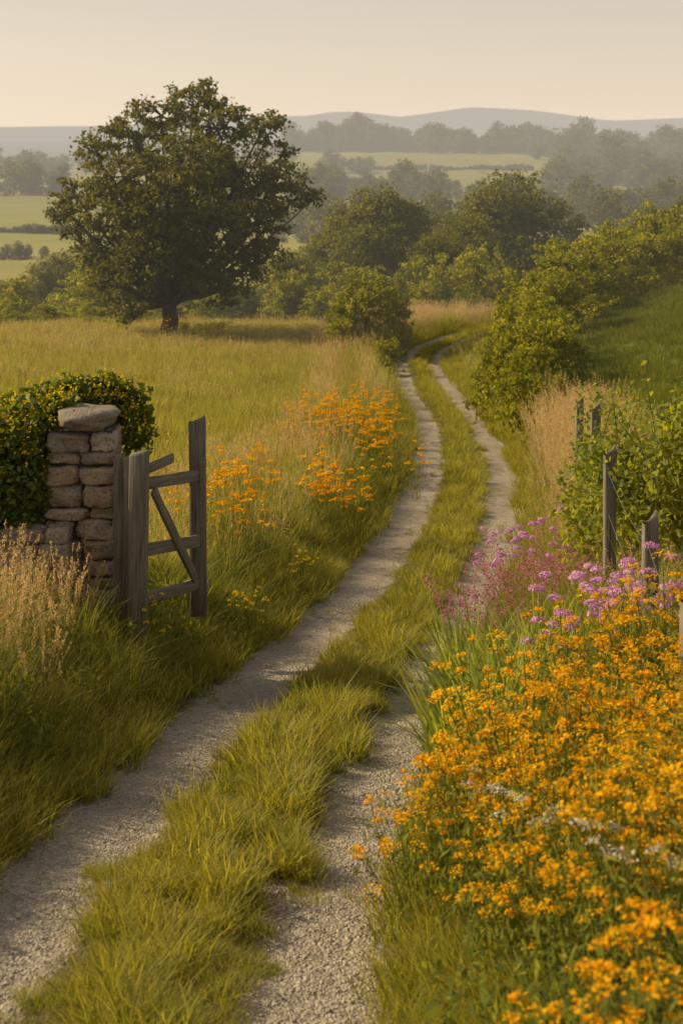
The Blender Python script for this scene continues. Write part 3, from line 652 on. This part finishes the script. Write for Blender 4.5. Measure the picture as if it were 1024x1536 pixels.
sel=C[(C[:,2]>7.45)|(r.uniform(0,1,len(C))<.05)]; sel=sel[r.uniform(0,1,len(sel))<.28]
V,Fc=cards(r,np.repeat(sel,3,0)+r.normal(0,.014,(len(sel)*3,3))+np.array([-.01,-.02,.035]),.025,.8,nrm=(0,-.3,.8),jit=.5); b.add(V,Fc,1)
b.obj('flowering_ivy',[M_ivy,M_yellow])

# ------------------------------------------------------------------ wooden gate
def plank(name,p0,p1,w,t,seed,parent=None,side=(1,0,0),cap=0.0):
    r=np.random.default_rng(seed); p0=np.array(p0,float); p1=np.array(p1,float); L=np.linalg.norm(p1-p0); ax=(p1-p0)/L
    A=np.array(side,float); A=unit(A-ax*(A@ax)); B=np.cross(ax,A); n=9; bv=.12
    prof=np.array([[-1,-1+bv*2],[-1,1-bv*2],[-1+bv,1],[1-bv,1],[1,1-bv*2],[1,-1+bv*2],[1-bv,-1],[-1+bv,-1]])*.5
    V=[];Gn=[]; tt=np.concatenate([[0],np.linspace(.004,.992,n-2),[1]])
    bow=np.cumsum(r.normal(0,.002,n))
    for i,q in enumerate(tt):
        sc2=.86 if i in (0,n-1) else 1+r.normal(0,.02)
        for u,v in prof:
            V.append(p0+ax*q*L+A*(u*w*sc2+bow[i])+B*(v*t*sc2)+ax*(cap*u if i==n-1 else 0)); Gn.append([u*w+seed,v*t,q*L+seed])
    V=np.array(V); k=8; i=np.arange(n*k).reshape(n,k); j=np.roll(i,-1,1)
    F1=np.stack([i[:-1],j[:-1],j[1:],i[1:]],-1).reshape(-1,4)
    b=MB(); b.add(V,F1); b.F.append((i[0][::-1][None],0)); b.F.append((i[-1][None],0))
    o=b.obj(name,[M_wood])
    a=o.data.attributes.new('grain','FLOAT_VECTOR','POINT'); a.data.foreach_set('vector',np.array(Gn).ravel())
    if parent: o.parent=parent
    return o
gate=bpy.data.objects.new('wooden_gate',None); sc.collection.objects.link(gate)
ga=np.array([-1.60,11.98]); gb=np.array([-1.25,12.85]); gd=np.array([*(gb-ga),0]); gd/=np.linalg.norm(gd); gn=np.array([gd[1],-gd[0],0])
plank('end_post',(gb[0],gb[1],5.95),(gb[0]-.015,gb[1],7.66),.145,.09,1,gate,cap=.1)
for i,(za,zb,w) in enumerate([(7.30,7.19,.095),(6.76,6.62,.10),(6.36,6.24,.10)]):
    plank('rail_%d'%(i+1),(ga[0],ga[1],za),(gb[0],gb[1]-.05,zb),.035,w,5+i,gate,side=gn)
off=gn*-.04
plank('diagonal_brace',np.array([ga[0]+.02,ga[1]+.05,7.24])-off*1.2,np.array([gb[0]-.06,gb[1]-.1,6.30])-off*1.2,.03,.08,9,gate,side=gn)
plank('rail_stub',(ga[0]+.0,ga[1]+.1,7.40),(ga[0]+.17,ga[1]+.45,7.42),.03,.075,12,gate,side=gn)
plank('gate_post',(-1.655,11.92,5.5),(-1.64,11.92,7.57),.15,.13,2,cap=.03)
plank('gate_post',(-1.85,12.2,5.5),(-1.84,12.2,7.50),.085,.09,3)
plank('gate_post',(-1.76,12.08,5.5),(-1.755,12.08,7.50),.07,.05,4)
fen=bpy.data.objects.new('wire_fence',None); sc.collection.objects.link(fen)
fp=[(970,10,782,.105),(911,12.4,680,.10),(891,17.5,612,.11),(867,20.5,602,.10),(1030,7.9,900,.1)]; tops=[]
for i,(px,d,yt,w) in enumerate(fp):
    x=WX(px,d); zt=WZ(yt,d); plank('post_%d'%(i+1),(x,d,float(H(x,d))-.3),(x+.02,d,zt),w,w*.9,20+i,fen,cap=.15); tops.append((x,d,zt))
order=[4,0,1,2,3]
for k_,dz in enumerate((.15,.5)):
    b=MB()
    for a_,c_ in zip(order[:-1],order[1:]):
        p=np.array(tops[a_])-[0,0,dz]; q=np.array(tops[c_])-[0,0,dz]; t=np.linspace(0,1,8)[:,None]; Q=p+(q-p)*t; Q[:,2]-=(.06*4*t*(1-t))[:,0]
        V,Fc=tube(Q,np.full(8,.0018),4); b.add(V,Fc)
    o=b.obj('wire_%d'%(k_+1),[M_wire]); o.parent=fen
r=np.random.default_rng(44); b=MB(); C=[]
for cx,cy,cz,rx,ry,rz,n in [(2.75,12.9,6.7,.5,.4,.65,2600),(3.0,12.6,7.3,.48,.4,.45,2000),(2.5,13.2,7.15,.32,.3,.4,1000),(3.4,11.2,6.6,.5,.5,.7,2400),(2.45,10.9,6.35,.28,.3,.45,900),(3.5,12.8,7.5,.5,.5,.5,1500),(2.3,13.6,6.5,.3,.4,.5,1000),(2.25,11.9,6.2,.22,.2,.45,700),(2.9,16.5,6.2,.5,.6,.8,1500),(3.4,18.5,6.3,.5,.7,.8,1200),(4.1,17,6.4,.6,.8,1.0,1600)]:
    d=unit(r.normal(size=(n,3))); q=r.uniform(.3,1.05,n)[:,None]**.7
    C.append(np.array([cx,cy,cz])+d*q*np.array([rx,ry,rz])*(1+.2*np.sin(d*6+cx*5).sum(-1,keepdims=True)*.6))
for i in range(70):
    p=np.array([r.uniform(2.3,3.7),r.uniform(11.8,13.4),r.uniform(6.9,7.6)]); e=p+np.array([r.normal(0,.15),r.normal(0,.15),r.uniform(.25,.65)])
    t=np.linspace(0,1,14)[:,None]; V,Fc=tube(p+(e-p)*np.array([[0],[.5],[1]]),[.005,.004,.002],3); b.add(V,Fc,1); C.append(p+(e-p)*t+r.normal(0,.03,(14,3)))
C=np.concatenate(C); V,Fc=cards(r,C,.075,.6,nrm=(-.3,-.2,.5),jit=.8); b.add(V,Fc,0); b.obj('bramble_shrub',[M_vine,M_bark])

# ------------------------------------------------------------------ light, sky, camera
EL,AZ=math.radians(31),math.radians(-70)
sv=Vector((math.sin(AZ)*math.cos(EL),math.cos(AZ)*math.cos(EL),math.sin(EL)))
ld=bpy.data.lights.new('sun','SUN'); ld.energy=5; ld.angle=math.radians(.6); ld.color=(1,.82,.50)
lo=bpy.data.objects.new('sun',ld); sc.collection.objects.link(lo); lo.rotation_euler=sv.to_track_quat('Z','Y').to_euler()
w=bpy.data.worlds.new('World'); sc.world=w; w.use_nodes=True; nt=w.node_tree; nt.nodes.clear()
sk=N(nt,'ShaderNodeTexSky',sky_type='NISHITA'); sk.sun_disc=False; sk.sun_elevation=EL; sk.sun_rotation=AZ
sk.dust_density=3; sk.air_density=1.0; sk.ozone_density=.6
hs=N(nt,'ShaderNodeHueSaturation'); hs.inputs['Saturation'].default_value=.5; nt.links.new(sk.outputs[0],hs.inputs['Color'])
tc=N(nt,'ShaderNodeTexCoord'); sx=N(nt,'ShaderNodeSeparateXYZ'); nt.links.new(tc.outputs['Generated'],sx.inputs[0])
zz=mth(nt,'MAXIMUM',sx.outputs[2],0.0); zz=mth(nt,'POWER',zz,.5)
grad=ramp(nt,zz,[(0,(.90,.75,.57)),(.15,(.84,.71,.55)),(.33,(.57,.495,.40)),(.55,(.32,.29,.25)),(1,(.20,.21,.23))])
gm=mixc(nt,1.0,grad,(6.2,6.1,6.0),'MULTIPLY')
tot=mixc(nt,1.0,gm,mixc(nt,1.0,hs.outputs[0],(.30,.28,.25),'MULTIPLY'),'ADD')
bg=N(nt,'ShaderNodeBackground'); bg.inputs[1].default_value=.15; wo=N(nt,'ShaderNodeOutputWorld')
nt.links.new(tot,bg.inputs[0]); nt.links.new(bg.outputs[0],wo.inputs[0])
cam=bpy.data.cameras.new('camera'); co=bpy.data.objects.new('camera',cam); sc.collection.objects.link(co)
co.location=(0,0,CZ); co.rotation_euler=(math.radians(90),0,0)
cam.sensor_fit='VERTICAL'; cam.sensor_height=36; cam.lens=36*F_PX/1536; cam.shift_y=-(768-H0)/1536
cam.clip_start=.1; cam.clip_end=30000
cam.dof.use_dof=True; cam.dof.focus_distance=13; cam.dof.aperture_fstop=3.5
sc.camera=co
sc.view_settings.view_transform='Standard'; sc.view_settings.look='None'; sc.view_settings.exposure=0
